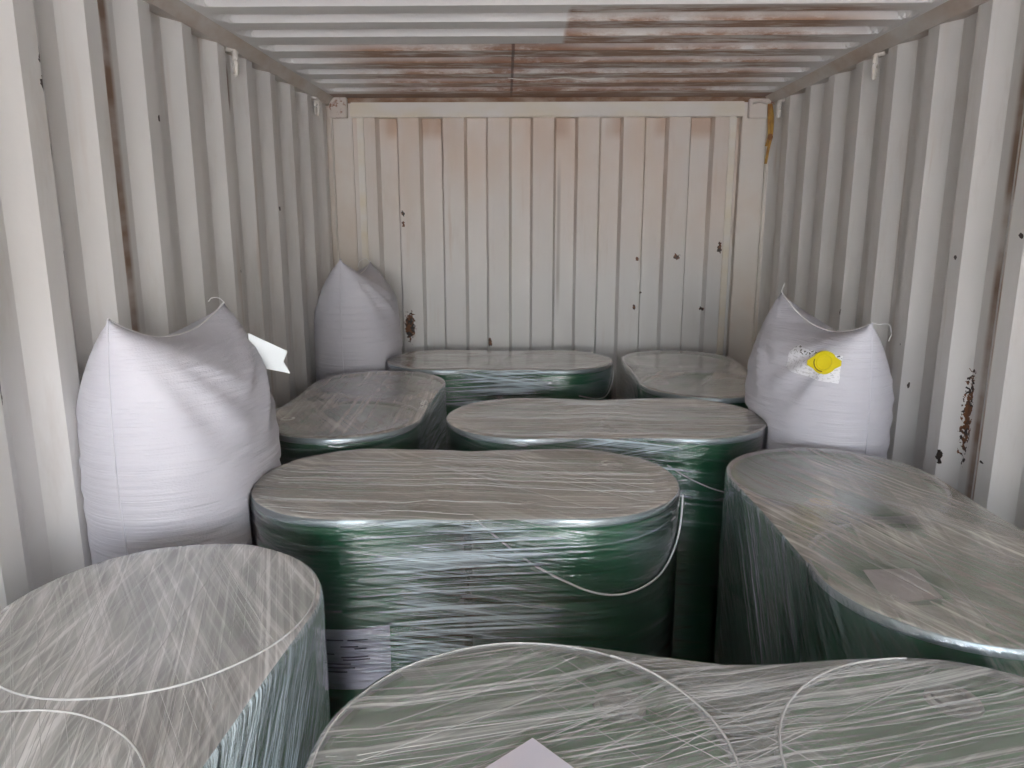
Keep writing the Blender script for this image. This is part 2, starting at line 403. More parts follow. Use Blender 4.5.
# ------------------------------------------------------------------ steel drums
green = NT('drum_green'); P = green.pos()
c = green.mix(green.ramp(green.noise(P, 3, 3), .3, .7), (0.006, 0.13, 0.045), (0.009, 0.17, 0.060))
green_m = green.done(green.pbsdf(c, .34).outputs[0])
lid = NT('drum_lid_green'); P = lid.pos()
c = lid.mix(lid.ramp(lid.noise(P, 7, 4), .45, .75), (0.045, 0.25, 0.085), (0.08, 0.30, 0.12))
lid_m = lid.done(lid.pbsdf(c, .42).outputs[0])
ring_m = simple('chime_metal', (0.42, 0.50, 0.53), .35, .6)
plug_m = simple('bung_metal', (0.55, 0.55, 0.52), .4, .7)
yel = simple('yellow_seal', (0.62, 0.40, 0.03), .5)
DH = TOPZ - FLOOR; DR = .2755
def drum_proto():
    root = empty('steel_drum')
    bm = bmesh.new(); pr = [(0, .012), (DR-.012, .012), (DR-.006, 0), (DR, .004), (DR, .02), (DR-.004, .028)]
    for z in (.30, .60):
        pr += [(DR-.004, z-.022), (DR+.002, z-.010), (DR+.005, z), (DR+.002, z+.010), (DR-.004, z+.022)]
    for i in range(7):
        z = .66 + i*.026; pr += [(DR-.005, z), (DR-.003, z+.013)]
    pr += [(DR-.004, DH-.02)]
    lathe(bm, pr, 56); mesh_obj('drum_body', bm, green_m, root, True, 40)
    bm = bmesh.new()
    lathe(bm, [(DR-.004, DH-.021), (DR+.002, DH-.016), (DR+.003, DH-.006), (DR, DH), (DR-.006, DH), (DR-.008, DH-.006)], 56)
    mesh_obj('chime', bm, ring_m, root, True, 40)
    bm = bmesh.new()
    lathe(bm, [(DR-.0075, DH-.004), (DR-.009, DH-.016), (DR-.03, DH-.017), (DR-.036, DH-.013), (DR-.06, DH-.013), (DR-.066, DH-.016), (.001, DH-.014), (0, DH-.014)], 56)
    mesh_obj('drum_lid', bm, lid_m, root, True, 40)
    for nm, rr, px in (('large_bung', .030, .195), ('small_bung', .015, -.205)):
        bm = bmesh.new(); M = Matrix.Translation((px, 0, DH-.0155))
        lathe(bm, [(rr+.010, 0), (rr+.008, .004), (rr, .005), (rr, .010), (rr-.004, .0125), (rr*.55, .0125), (rr*.5, .008), (0, .008)], 24, M)
        mesh_obj(nm, bm, plug_m, root, True, 40)
    return root
def copy_tree(o, parent=None):
    c = o.copy(); link(c); c.parent = parent
    for ch in list(o.children): copy_tree(ch, c)
    return c
GA = dict(
 A=[(-.548, -2.36), (.018, -2.345)], B=[(-.108, -1.68), (.450, -1.67)], C=[(-.508, -.56), (.018, -.56)],
 D=[(-.735, -1.14), (-.755, -1.69)], E=[(.645, -.545), (.650, -1.105)], F=[(.722, -2.325), (.742, -2.87)],
 G=[(-.758, -3.065), (-.80, -3.60)], H=[(-.105, -3.425), (.495, -3.46)])
# keep the two drums of a pair from overlapping
for k_, ((ax, ay), (bx_, by)) in GA.items():
    d = Vector((bx_-ax, by-ay)); m = Vector((ax+bx_, ay+by))/2; L = max(d.length, .5635); d.normalize()
    GA[k_] = [tuple(m - d*L/2), tuple(m + d*L/2)]
LAB = dict(
 A=('green steel drum with a white label on its side, left one of the middle pair', 'green steel drum in the middle wrapped pair, right one under the loose film cord'),
 B=('green steel drum, left one of the wrapped pair behind the middle pair', 'green steel drum touching the yellow-valve air bag, right one of the pair behind the middle'),
 C=('green steel drum, left one of the rearmost crosswise pair, near the back-corner air bag', 'green steel drum, right one of the rearmost crosswise pair near the back wall'),
 D=('green steel drum at the left wall just in front of the small back-corner air bag', 'green steel drum between the two left-hand air bags, nearer of its pair'),
 E=('green steel drum in the back right corner against the end wall', 'green steel drum in the back right pair, nearer one, partly behind an air bag'),
 F=('green steel drum by the right wall with a yellow bung seal on its lid', 'green steel drum by the right wall, nearer of its pair, under the veiled paper sheet'),
 G=('green steel drum at front left below the big left-hand air bag', 'green steel drum in the front left corner, cut off by the photo bottom edge'),
 H=('green steel drum at front centre with a white paper sheet on its wrapped top', 'green steel drum in the front right corner wrapped together with the front centre drum'))
proto = drum_proto(); first = True; DR_OBJ = {}
for k_ in 'ABCDEFGH':
    for i, (x, y) in enumerate(GA[k_]):
        o = proto if first else copy_tree(proto); first = False
        o.location = (x, y, FLOOR); o.rotation_euler = (0, 0, R.uniform(0, 6.28))
        tag(o, LAB[k_][i], 'drum', 'film-wrapped steel drums'); DR_OBJ[k_+str(i)] = o
DR_OBJ['F0'].rotation_euler[2] = math.radians(-120)
# yellow seal on the bung of F0
bm = bmesh.new(); lathe(bm, [(.027, 0), (.027, .0012), (0, .0012)], 20, Matrix.Translation((.195, 0, DH-.0032)))
s_ = mesh_obj('bung_seal', bm, yel, DR_OBJ['F0'], True, 40); s_['label'] = 'yellow bung seal'
# label stuck on the side of A0
paper = simple('label_paper', (.72, .71, .84), .6)
ink = simple('faded_ink', (0.12, 0.11, 0.17), .7)
def curved_patch(bm, R_, a0, a1, z0, z1, n=10):
    vs_ = [[bm.verts.new((R_*math.cos(a0+(a1-a0)*i/n), R_*math.sin(a0+(a1-a0)*i/n), z)) for z in (z0, z1)] for i in range(n+1)]
    for A, B in zip(vs_, vs_[1:]): bm.faces.new((A[0], B[0], B[1], A[1]))
d0 = DR_OBJ['A0']; rz0 = d0.rotation_euler[2]
bm = bmesh.new(); a0 = math.radians(-105) - rz0; a1 = math.radians(-66) - rz0
curved_patch(bm, DR+.0062, a0, a1, .465, .625)
lb = mesh_obj('drum_label', bm, paper, d0); lb['label'] = 'white paper label'
bm = bmesh.new(); rr_ = random.Random(3)
for (z, s, e) in ((.595, .2, .42), (.595, .47, .72), (.578, .38, .6), (.572, .55, .7), (.558, .1, .3), (.55, .38, .72), (.543, .4, .74), (.532, .15, .5), (.522, .2, .55), (.511, .15, .45)):
    curved_patch(bm, DR+.0072, a0+(a1-a0)*s, a0+(a1-a0)*e, z, z+.004, 4)
mesh_obj('print', bm, ink, lb)

# ------------------------------------------------------------------ stretch film round each pair
FR = .2825
def sst(x): x = max(0., min(1., x)); return x*x*(3-2*x)
def film_top_z(c1, c2, x, y, zt, gs):
    d = min(math.hypot(x-c1[0], y-c1[1]), math.hypot(x-c2[0], y-c2[1]))
    z = zt
    ax = Vector((c2[0]-c1[0], c2[1]-c1[1])).normalized()
    mid = abs((x-(c1[0]+c2[0])/2)*ax.x + (y-(c1[1]+c2[1])/2)*ax.y)
    if d < DR-.012: z -= .007*sst((DR-.012-d)/.05)*sst((mid-.03)/.12)
    if d > DR-.03: z -= gs*.5*((d-DR+.03)**2/(d-DR+.06))
    z += .0025*mnoise.noise(Vector((x*9, y*9, 1.3)))
    return z
def film(key, top_m, side_m, gs=.22, waist=.018, zbot=None, slope=0.0, label='', extra=None):
    (ax, ay), (bx2, by2) = GA[key]; c1 = Vector((ax, ay)); c2 = Vector((bx2, by2))
    d = (c2-c1); L = d.length; d.normalize(); n = Vector((-d.y, d.x))
    pts = []; NA = 26; NS = 12
    for i in range(NS):            # side one
        t = i/NS; pts.append((c1 + d*L*t - n*(FR - waist*math.sin(PI*t)**2), c1+d*L*t))
    for i in range(NA):
        a = -PI/2 + PI*i/NA; pts.append((c2 + (d*math.cos(a) + n*math.sin(a))*FR, c2))
    for i in range(NS):
        t = 1 - i/NS; pts.append((c1 + d*L*t + n*(FR - waist*math.sin(PI*t)**2), c1+d*L*t))
    for i in range(NA):
        a = PI/2 + PI*i/NA; pts.append((c1 + (d*math.cos(a) + n*math.sin(a))*FR, c1))
    N = len(pts); sarc = [0]
    for i in range(N): sarc.append(sarc[-1] + (pts[(i+1) % N][0]-pts[i][0]).length)
    zt = TOPZ + .005
    bm = bmesh.new(); uvl = bm.loops.layers.uv.new('UVMap'); gl_ = bm.verts.layers.float.new('gap')
    z0 = FLOOR + .002 if zbot is None else zbot
    rows = [(1.0, z0 + (zt - .018 - z0)*i/40) for i in range(41)]
    cols = []
    sd = sum(map(ord, key))
    for i, (p, q) in enumerate(pts):
        rimz = film_top_z(c1, c2, *(q + (p-q)*.97), zt, gs)
        dz = rimz - zt; rad = (p-q); rl = rad.length; u = rad/rl
        col = []
        for j, (f, z) in enumerate(rows):
            zz = z + dz*(j/40)**3
            w_ = .0018*mnoise.noise(Vector((sarc[i]*2.2, z*30 + sarc[i]*slope*30, sd))) + .002*mnoise.noise(Vector((sarc[i]*9, z*9, sd+5)))
            pp = p + u*w_
            col.append(bm.verts.new((pp.x, pp.y, zz)))
        for (dr, dzz) in ((-.0015, -.008), (-.005, -.002), (-.011, 0.0)):
            pp = p + u*dr; col.append(bm.verts.new((pp.x, pp.y, rimz + dzz)))
        for f in (.9, .78, .62, .46, .30, .15, 0.0):
            pp = q + u*(rl-.011)*f
            col.append(bm.verts.new((pp.x, pp.y, film_top_z(c1, c2, pp.x, pp.y, zt, gs))))
        tt = (q-c1).dot(d)/L; gp = math.sin(PI*min(1, max(0, tt)))**1.2
        for v in col: v[gl_] = gp
        cols.append(col)
    NR = len(cols[0])
    for i in range(N):
        A, B = cols[i], cols[(i+1) % N]
        for j in range(NR-1):
            try: f = bm.faces.new((A[j], B[j], B[j+1], A[j+1]))
            except ValueError: continue
            f.smooth = True
            if j < 42:
                f.material_index = 1
                ss = (sarc[i], sarc[i+1], sarc[i+1], sarc[i])
                for lp, s_, in zip(f.loops, ss): lp[uvl].uv = (s_, lp.vert.co.z)
            else:
                for lp in f.loops: lp[uvl].uv = (lp.vert.co.x, lp.vert.co.y)
    bmesh.ops.remove_doubles(bm, verts=bm.verts, dist=.0004)
    o = mesh_obj('stretch_film', bm, [top_m, side_m])
    tag(o, label, 'stretch film', 'clear stretch film round the drum pairs')
    return o, c1, c2, d, n

strand_m = NT('film_strand')
_d = strand_m.n('ShaderNodeBsdfDiffuse'); _d.inputs[0].default_value = (.84, .85, .85, 1)
_g = strand_m.n('ShaderNodeBsdfGlossy'); _g.inputs[1].default_value = .25
_t = strand_m.n('ShaderNodeBsdfTransparent')
_m = strand_m.n('ShaderNodeMixShader'); _m.inputs[0].default_value = .12; strand_m.l(_d.outputs[0], _m.inputs[1]); strand_m.l(_g.outputs[0], _m.inputs[2])
_m2 = strand_m.n('ShaderNodeMixShader'); _m2.inputs[0].default_value = .55; strand_m.l(_t.outputs[0], _m2.inputs[1]); strand_m.l(_m.outputs[0], _m2.inputs[2])
strand_m = strand_m.done(_m2.outputs[0])

def inhull(c1, c2, x, y, m=.006):
    d = c2-c1; L2 = d.length_squared; p = Vector((x, y)); t = max(0, min(1, (p-c1).dot(d)/L2))
    return (p-(c1+d*t)).length < FR - m - .02*math.sin(PI*t)
def strands(key, film_o, c1, c2, gs, specs, seed):
    """rolled-up edges of film lying across the top; specs = (angle deg, count, spread centre, spread width, radius)"""
    rr = random.Random(seed); bm = bmesh.new(); mid = (c1+c2)/2; zt = TOPZ + .005
    for ang, cnt, sc_, sw, rad in specs:
        for q in range(cnt):
            a = math.radians(ang + rr.gauss(0, .8)); dv = Vector((math.cos(a), math.sin(a))); nv = Vector((-dv.y, dv.x))
            off = sc_ + rr.uniform(-sw, sw); run = []
            ls, le = -1.0, 1.0
            if rr.random() < .4: ls = rr.uniform(-.6, .1)
            if rr.random() < .4: le = rr.uniform(.0, .6)
            for i in range(61):
                s = ls + (le-ls)*i/60; p = mid + dv*s + nv*off
                if inhull(c1, c2, p.x, p.y, .018): run.append((p.x, p.y, film_top_z(c1, c2, p.x, p.y, zt, gs) + rad*.4))
            if len(run) > 4: tube(bm, run, rad*rr.uniform(.5, 1.1), 5)
    o = mesh_obj('film_strand', bm, strand_m, film_o, True); return o

TAN = (0.75, 0.715, 0.665); MILK = (0.66, 0.655, 0.64)
def sidem(n_, base=.02, amp=1.0, dirs=((3, 1), (-9, .7)), seed=0., **kw):
    return film_mat('film_side_'+n_, dirs, base, amp, True, (0.76, 0.93, 1.0), seed, .97, .10, .9, 90, None, 3.6, bd=.034)  # bluish tint and strong haze put the open door's glare into the film colour
def topm(n_, dirs, base, amp, tint=TAN, seed=0., patch=.45, fine=70, clear=None, gl=1.6, rough=.16, bs=.45):
    return film_mat('film_top_'+n_, dirs, base, amp, False, tint, seed, patch, rough, bs, fine, clear, gl)

fA = film('A', topm('middle', ((-2, 1), (-38, .6)), .58, .5, seed=1.3, patch=.35), sidem('middle', seed=2.), 0.09, .008,
          label='stretch film round the middle drum pair, with a loose cord drooping at its right end')
fB = film('B', topm('behind', ((-2, 1), (4, .7)), .60, .55, seed=4.1, patch=.4), sidem('behind', seed=5., dirs=((-6, 1), (12, .6))), 0.09, .008,
          label='clear stretch film round the crosswise drum pair behind the middle pair')
fC = film('C', topm('rear', ((1, 1), (-3, .5)), .65, .5, seed=6.3, patch=.4), sidem('rear', seed=7.7, amp=1.2), 0.09, .008,
          label='clear stretch film round the rearmost crosswise drum pair near the end wall')
fD = film('D', topm('left_wall', ((92, .9), (-59, .8), (60, .4)), .60, .5, seed=9.2, patch=.5), sidem('left_wall', seed=8.8), 0.09, .008,
          label='tan-tinted stretch film round the drum pair between the two left-hand air bags')
fE = film('E', topm('corner', ((65, .5), (20, .4)), .62, .3, seed=11.5, patch=.3, clear=[(.60, -1.0, .07, .24, -38)]), sidem('corner', seed=3.3), 0.09, .008,
          label='tan-tinted stretch film round the back right drum pair, with a clear green streak on top')
fF = film('F', topm('right_wall', ((-66, 1), (-100, .5), (-30, .3)), .50, .65, seed=13.1, patch=.6, clear=[(.73, -2.55, .05, .17, 14), (.62, -2.91, .10, .10, 0)]), sidem('right_wall', seed=6.1, base=.06, amp=.42, dirs=((-58, 1), (-40, .6))), 0.07, .006,
          label='clear stretch film round the drum pair by the right wall, over the veiled paper sheet')
fG = film('G', topm('front_left', ((-72, 1), (-55, .6), (-90, .8)), .46, .60, (.86, .86, .85), 15.7, .25, 90, bs=.3), sidem('front_left', seed=1.1, base=.3, amp=.55, dirs=((62, 1), (48, .8))), 0.10, .006,
          label='clear stretch film round the front left drum pair, with fanned vertical wrinkles')
fH = film('H', topm('front', ((15, 1), (33, .4), (-48, .2)), .24, .65, (.84, .87, .86), 17.9, .4, 120, bs=.3), sidem('front', seed=9.9), 0.14, .03,
          label='clear stretch film round the front centre and front right drums, with slanting white wrinkles')
strands('H', fH[0], fH[1], fH[2], .14, ((13, 40, 0, .28, .0004), (17, 24, -.05, .26, .0005), (32, 12, .1, .25, .0005), (-47, 6, 0, .12, .0005)), 4)
strands('G', fG[0], fG[1], fG[2], .10, ((-72, 40, 0, .28, .0005), (-56, 22, .1, .25, .0005), (-84, 16, 0, .28, .0005)), 9)
strands('F', fF[0], fF[1], fF[2], .07, ((-66, 16, .0, .28, .0005), (-98, 2, .1, .2, .0006)), 12)
strands('A', fA[0], fA[1], fA[2], .09, ((-3, 16, -.03, .25, .0007), (-35, 5, .1, .2, .0006)), 15)
strands('B', fB[0], fB[1], fB[2], .09, ((-2, 16, 0, .26, .0009),), 18)

# loose cords of film on the sides
def cord(film_o, ctrl, r=.0028, closed=False):
    bm = bmesh.new(); tube(bm, smoothcurve(ctrl, 10), r, 7); o = mesh_obj('film_cord', bm, cord_m, film_o, True)
    o['label'] = 'loose white cord of rolled-up film'; return o
cord_m = simple('cord_white', (.62, .66, .66), .35)
c2 = fA[2]
def onside(c, deg, z, rad=FR+.006): a = math.radians(deg); return (c.x + rad*math.cos(a), c.y + rad*math.sin(a), z)
cord(fA[0], [onside(c2, a, z) for a, z in ((-150, .965), (-128, .94), (-112, .905), (-98, .875), (-84, .845), (-70, .83), (-56, .835), (-42, .855), (-28, .90), (-18, .95), (-10, 1.0))], .0026)
c2 = fB[2]
cord(fB[0], [onside(c2, a, z) for a, z in ((-112, .93), (-95, .885), (-75, .845), (-52, .83), (-32, .845), (-12, .90))], .002)
c2 = fC[2]
cord(fC[0], [onside(c2, a, z) for a, z in ((-70, .90), (-50, .875), (-35, .88), (-22, .93), (-15, .99))], .0022)
# folded edge lines round the rims of the front film
def rimline(f, key, cidx, a0, a1, dr, dz, r):
    c = f[1+cidx]; gsv = .14 if key == 'H' else .10
    pts = []
    for i in range(40):
        a = math.radians(a0 + (a1-a0)*i/39); x = c.x + (DR+dr)*math.cos(a); y = c.y + (DR+dr)*math.sin(a)
        pts.append((x, y, film_top_z(f[1], f[2], x, y, TOPZ+.005, gsv) + dz))
    bm = bmesh.new(); tube(bm, pts, r, 6); mesh_obj('film_fold', bm, strand_m, f[0], True)
rimline(fG, 'G', 0, -178, 25, -.006, .0005, .0022)
rimline(fG, 'G', 1, 15, 165, -.006, .0005, .0018)
rimline(fH, 'H', 0, 60, 190, -.006, .0005, .0014)
rimline(fH, 'H', 0, -60, 60, -.004, .0005, .0018)
rimline(fH, 'H', 1, 90, 250, -.004, .0005, .0018)

# ------------------------------------------------------------------ paper sheets
sheet_m = NT('sheet_paper'); P = sheet_m.pos()
sheet_m = sheet_m.done(sheet_m.pbsdf(sheet_m.mix(sheet_m.ramp(sheet_m.noise(P, 12, 2), .4, .7), (.74, .74, .84), (.80, .76, .84)), .65).outputs[0])
def sheet(pts, z, label, th=.0012, mat=None):
    bm = bmesh.new(); n = 8
    a, b, c, d = [Vector(p) for p in pts]
    for zz in (z, z+th):
        V = [[None]*(n+1) for _ in range(n+1)]
        for i in range(n+1):
            for j in range(n+1):
                u, v = i/n, j/n; p = a*(1-u)*(1-v) + b*u*(1-v) + c*u*v + d*(1-u)*v
                V[i][j] = bm.verts.new((p.x, p.y, zz + .004*(math.sin(u*3)*math.sin(v*3)) ))
        for i in range(n):
            for j in range(n): bm.faces.new((V[i][j], V[i+1][j], V[i+1][j+1], V[i][j+1]))
    o = mesh_obj('paper_sheet', bm, mat or sheet_m, None, True)
    return tag(o, label, 'paper')
sheet([(-.094, -3.388), (-.205, -3.495), (-.120, -3.59), (-.004, -3.485)], TOPZ+.0035, 'white paper sheet lying on the wrapped top of the front centre drum')
sheet([(.575, -2.845), (.680, -2.836), (.675, -2.96), (.560, -2.985)], TOPZ-.011, 'paper sheet veiled under film on the right-hand drum pair by the wall', mat=simple('veiled_paper', (.92, .87, .89), .6))

# ------------------------------------------------------------------ inflated air bags
bag_t = NT('woven_bag'); P = bag_t.pos()
uvn = bag_t.n('ShaderNodeUVMap'); uvn.uv_map = 'UVMap'; V = uvn.outputs[0]
fineh = bag_t.noise(V, 1, 4, .6, sc=(3.0, 42, 1)); weave = bag_t.noise(V, 260, 1, .5)
hh = bag_t.add(bag_t.mul(fineh, 1.0), bag_t.mul(weave, .10))
c = bag_t.mix(bag_t.ramp(bag_t.noise(P, 4, 3), .35, .7), (.60, .60, .665), (.65, .65, .71))
bp = bag_t.pbsdf(c, .48, normal=bag_t.bump(hh, .9, .009), spec=.45)
bp.inputs['Subsurface Weight'].default_value = .0
bag_m = bag_t.done(bp.outputs[0])
seam_m = simple('bag_seam', (.62, .62, .68), .6)
thread_m = simple('bag_thread', (.80, .80, .80), .6)
def bag(near, far, z_lo, T, label, sag=.13, avoid=(), wallx=None, bulge_lo=1.0, uoff=.06):
    """pillow bag standing on its short side; near/far = its two top corners"""
    near = Vector(near); far = Vector(far); dxy = Vector((far.x-near.x, far.y-near.y, 0)); W = dxy.length; d = dxy.normalized()
    nrm = Vector((-d.y, d.x, 0))   # points to the left of near->far
    base = Vector(((near.x+far.x)/2, (near.y+far.y)/2, z_lo))
    root = empty('air_bag', base)
    bm = bmesh.new(); uvl = bm.loops.layers.uv.new('UVMap'); NU, NV = 44, 56
    def surf(u, v, s):
        # u,v in [-1,1]; u along near->far
        zt = near.z + (far.z-near.z)*(u+1)/2
        H = zt - z_lo
        e = (1-u*u)
        top = sag*e**1.0
        z = z_lo + H*(v+1)/2
        if v > 0: z -= top*v**3
        # the side seams bow outward below the corners
        vv = min(1, (1-v)/.9) if v > 0 else 1
        xx = u*W/2*(1 + uoff*2*math.sin(PI*min(1, (1-v)/1.1))**.8)
        fu = max(0, 1-abs(u)**2.3)**.5
        fv = max(0, 1-((v+1)/2)**9)**.52 if v > -1 else 1
        lowf = max(0, 1-max(0, -v)**6)**.5
        th = T*fu*fv*lowf
        # wrinkles gathered near the top corners
        cd = min(math.hypot((u-1)*W/2, (v-1)*H/2), math.hypot((u+1)*W/2, (v-1)*H/2))
        ang = math.atan2((1-v)*H/2, (1-abs(u))*W/2 + .001)
        wr = .008*math.sin(ang*16 + s)*math.exp(-((cd-.22)/.13)**2)
        wr += .0035*math.sin(z*95 + 3*mnoise.noise(Vector((u*2, v*3, s))))*math.exp(-((abs(u)-.75)/.25)**2)*(1 if v < .75 else 0)
        wr += .006*mnoise.noise(Vector((u*1.6, z*4, s*3+near.x)))
        p = base + d*xx + nrm*s*(th + wr*min(1, 1.6*fu*fv)); p.z = z
        # squeezed against neighbours
        for (cx, cy, r_) in avoid:
            if p.z < TOPZ + .05:
                k = 1 - sst((p.z-(TOPZ-.01))/.06)
                q = Vector((p.x-cx, p.y-cy)); 
                if q.length < r_: 
                    q2 = q.normalized()*r_; p.x += (cx+q2.x-p.x)*k; p.y += (cy+q2.y-p.y)*k
        if wallx:
            if wallx < 0: p.x = max(p.x, wallx)
            else: p.x = min(p.x, wallx)
        return p - base
    for s in (1, -1):
        G = [[bm.verts.new(surf(-math.cos(PI*i/NU), -1+2*(math.sin(PI/2*j/NV)**1.0 if 0 else j/NV), s)) for j in range(NV+1)] for i in range(NU+1)]
        for i in range(NU):
            for j in range(NV):
                q = (G[i][j], G[i+1][j], G[i+1][j+1], G[i][j+1])
                f = bm.faces.new(q if s < 0 else q[::-1]); f.smooth = True
                for lp in f.loops: lp[uvl].uv = (lp.vert.co.dot(d), lp.vert.co.z)
    bmesh.ops.remove_doubles(bm, verts=bm.verts, dist=.0012)
    body = mesh_obj('bag_body', bm, bag_m, root, True)
    # seam lines: the two side edges and the stitched top hem
    bm = bmesh.new()
    for u in (-1,):
        tube(bm, [surf(u, -1+2*j/40, 1) + Vector((0, 0, 0)) - d*.001 for j in range(4, 41)], .0022, 6)
    mesh_obj('side_seam', bm, seam_m, root, True)
    bm = bmesh.new(); tube(bm, [surf(-1+2*i/40, 1, 1) + Vector((0, 0, .001)) for i in range(41)], .0022, 6)
    mesh_obj('top_hem', bm, thread_m, root, True)
    tag(root, label, 'air bag', 'inflated white dunnage bags')
    return root, surf, d, nrm, base
dA, dB_, dC_, dD_, dE_, dF_, dG_ = (GA[k] for k in 'ABCDEFG')
rA = .288
b1 = bag((-1.03, -2.63, 1.485), (-.962, -2.15, 1.472), FLOOR, .225, 'large white air bag by the left wall with a blank tag on its side',
         avoid=[(*dA[0], rA), (*dD_[1], rA), (*dG_[0], rA)], wallx=-1.176, sag=.065)
b2 = bag((-.985, -.70, 1.522), (-.925, -.30, 1.49), FLOOR, .215, 'white air bag standing in the back left corner of the container',
         avoid=[(*dC_[0], rA), (*dD_[0], rA)], wallx=-1.176, sag=.07)
b3 = bag((.937, -1.97, 1.395), (.812, -1.50, 1.447), FLOOR, .208, 'white air bag with a yellow valve by the right wall',
         avoid=[(*dB_[1], rA), (*dE_[1], rA), (*dF_[0], rA)], wallx=1.176, sag=.075)
def thread(b, u, ctrl, r=.0012):
    p0 = b[1](u, 1, 1)
    bm = bmesh.new(); tube(bm, smoothcurve([p0 + Vector(c) for c in ctrl], 8), r, 6); mesh_obj('thread_end', bm, thread_m, b[0], True)
thread(b1, 1, [(0, 0, 0), (-.012, 0, .012), (-.03, -.01, .014), (-.04, -.01, .004)])
thread(b2, 1, [(0, 0, -.01), (-.02, -.02, .015), (-.05, -.03, .0), (-.06, -.03, -.03)], .0018)
thread(b3, -1, [(0, 0, 0), (.02, 0, -.004), (.05, 0, -.004), (.062, 0, -.03), (.055, 0, -.055)])
thread(b3, 1, [(0, 0, -.01), (.004, 0, .012), (.010, 0, .03)])

# blank tag on bag 1: a card that sticks out from the far side of the face
tag_m = simple('tag_card', (.78, .84, .86), .5)
def card(bagt, P0, ex, ey, outline, name, mat, th=.0012, off=0):
    ex = Vector(ex).normalized(); ey = Vector(ey).normalized(); nn = ex.cross(ey).normalized()
    bm = bmesh.new()
    A = [bm.verts.new(Vector(P0) + ex*x + ey*y + nn*off) for x, y in outline]; B = [bm.verts.new(v.co + nn*th) for v in A]
    bm.faces.new(A[::-1]); bm.faces.new(B)
    for i in range(len(A)): bm.faces.new((A[i], A[(i+1) % len(A)], B[(i+1) % len(B)], B[i]))
    bmesh.ops.recalc_face_normals(bm, faces=bm.faces)
    return mesh_obj(name, bm, mat, bagt)
_p = b1[1](.72, .88, -1) + Vector((.022, 0, -.022))
tg = card(b1[0], _p, (.95, .3, -.10), (0, .1, 1), [(-.03, -.045), (.078, -.062), (.060, -.030), (.072, .0), (-.03, .045)], 'bag_tag', tag_m)
tg['label'] = 'blank white folded tag'

# printed sticker and valve on bag 3 (they follow the face)
print_m = NT('sticker_print')
uvn = print_m.n('ShaderNodeUVMap'); uvn.uv_map = 'UVMap'; V = uvn.outputs[0]
l1 = print_m.ramp(print_m.noise(V, 1, 2, sc=(20, 12, 1)), .55, .59)
sep = print_m.n('ShaderNodeSeparateXYZ'); print_m.l(V, sep.inputs[0])
rowm = print_m.ramp(sep.outputs[1], .72, .76)
c = print_m.mix(print_m.mul(l1, print_m.add(print_m.mul(rowm, .7), .25)), (.84, .85, .90), (.05, .05, .05))
print_m = print_m.done(print_m.pbsdf(c, .35).outputs[0])
yv = simple('valve_yellow', (.80, .66, .01), .35); yd = simple('valve_dark', (.22, .17, .02), .5)
def face_patch(b, u0, u1, v0, v1, s, off, mat, name, cut=None, n=10):
    bm = bmesh.new(); uvl = bm.loops.layers.uv.new('UVMap'); V = []
    for i in range(n+1):
        row = []
        for j in range(n+1):
            a, c_ = i/n, j/n
            u = u0+(u1-u0)*a; v = v0+(v1-v0)*c_ + (cut*(a-.5) if cut else 0)
            p = b[1](u, v, s); row.append((bm.verts.new(p + b[3]*s*off), a, c_))
        V.append(row)
    for i in range(n):
        for j in range(n):
            q = [V[i][j], V[i+1][j], V[i+1][j+1], V[i][j+1]]
            f = bm.faces.new([k[0] for k in q]); f.smooth = True
            for lp, k in zip(f.loops, q): lp[uvl].uv = (k[1], k[2])
    return mesh_obj(name, bm, mat, b[0], True)
sn = 1   # the side of bag 3 that faces the middle of the container
st = face_patch(b3, -.88, -.22, .745, .885, sn, .004, print_m, 'bag_sticker', cut=.06)
st['label'] = 'white printed sticker'
def valve():
    u, v = -.72, .82
    p = b3[1](u, v, sn); pu = b3[1](u+.1, v, sn); pv = b3[1](u, v+.06, sn)
    a = (pu-p).normalized(); b_ = (pv-p); n_ = a.cross(b_).normalized()
    if n_.dot(b3[3]*sn) < 0: n_ = -n_
    b_ = n_.cross(a)
    M = Matrix((( a.x, b_.x, n_.x, p.x), (a.y, b_.y, n_.y, p.y), (a.z, b_.z, n_.z, p.z), (0, 0, 0, 1))) @ Matrix.Translation((0, 0, .004))
    bm = bmesh.new(); lathe(bm, [(.037, -.004), (.037, .006), (.034, .009), (.024, .010), (.022, .007), (0, .007)], 32, M)
    # two ears of the cap
    for sx in (-1, 1):
        vs2 = [bm.verts.new(M @ Vector(q)) for q in ((sx*.028, .021, .002), (sx*.050, .009, .002), (sx*.050, -.006, .002), (sx*.028, -.021, .002))]
        vt2 = [bm.verts.new(v_.co + n_*.007) for v_ in vs2]
        bm.faces.new(vs2[::-1]); bm.faces.new(vt2)
        for i in range(4): bm.faces.new((vs2[i], vs2[(i+1) % 4], vt2[(i+1) % 4], vt2[i]))
    bmesh.ops.recalc_face_normals(bm, faces=bm.faces)
    o = mesh_obj('air_valve', bm, yv, b3[0], True, 35); o['label'] = 'round yellow valve cap'
    bm = bmesh.new(); pts = [M @ Vector((.029*math.cos(t), .029*math.sin(t), .0102)) for t in [math.radians(-20 + 8*i) for i in range(14)]]
    tube(bm, pts, .0018, 5); mesh_obj('valve_mark', bm, yd, o)
valve()

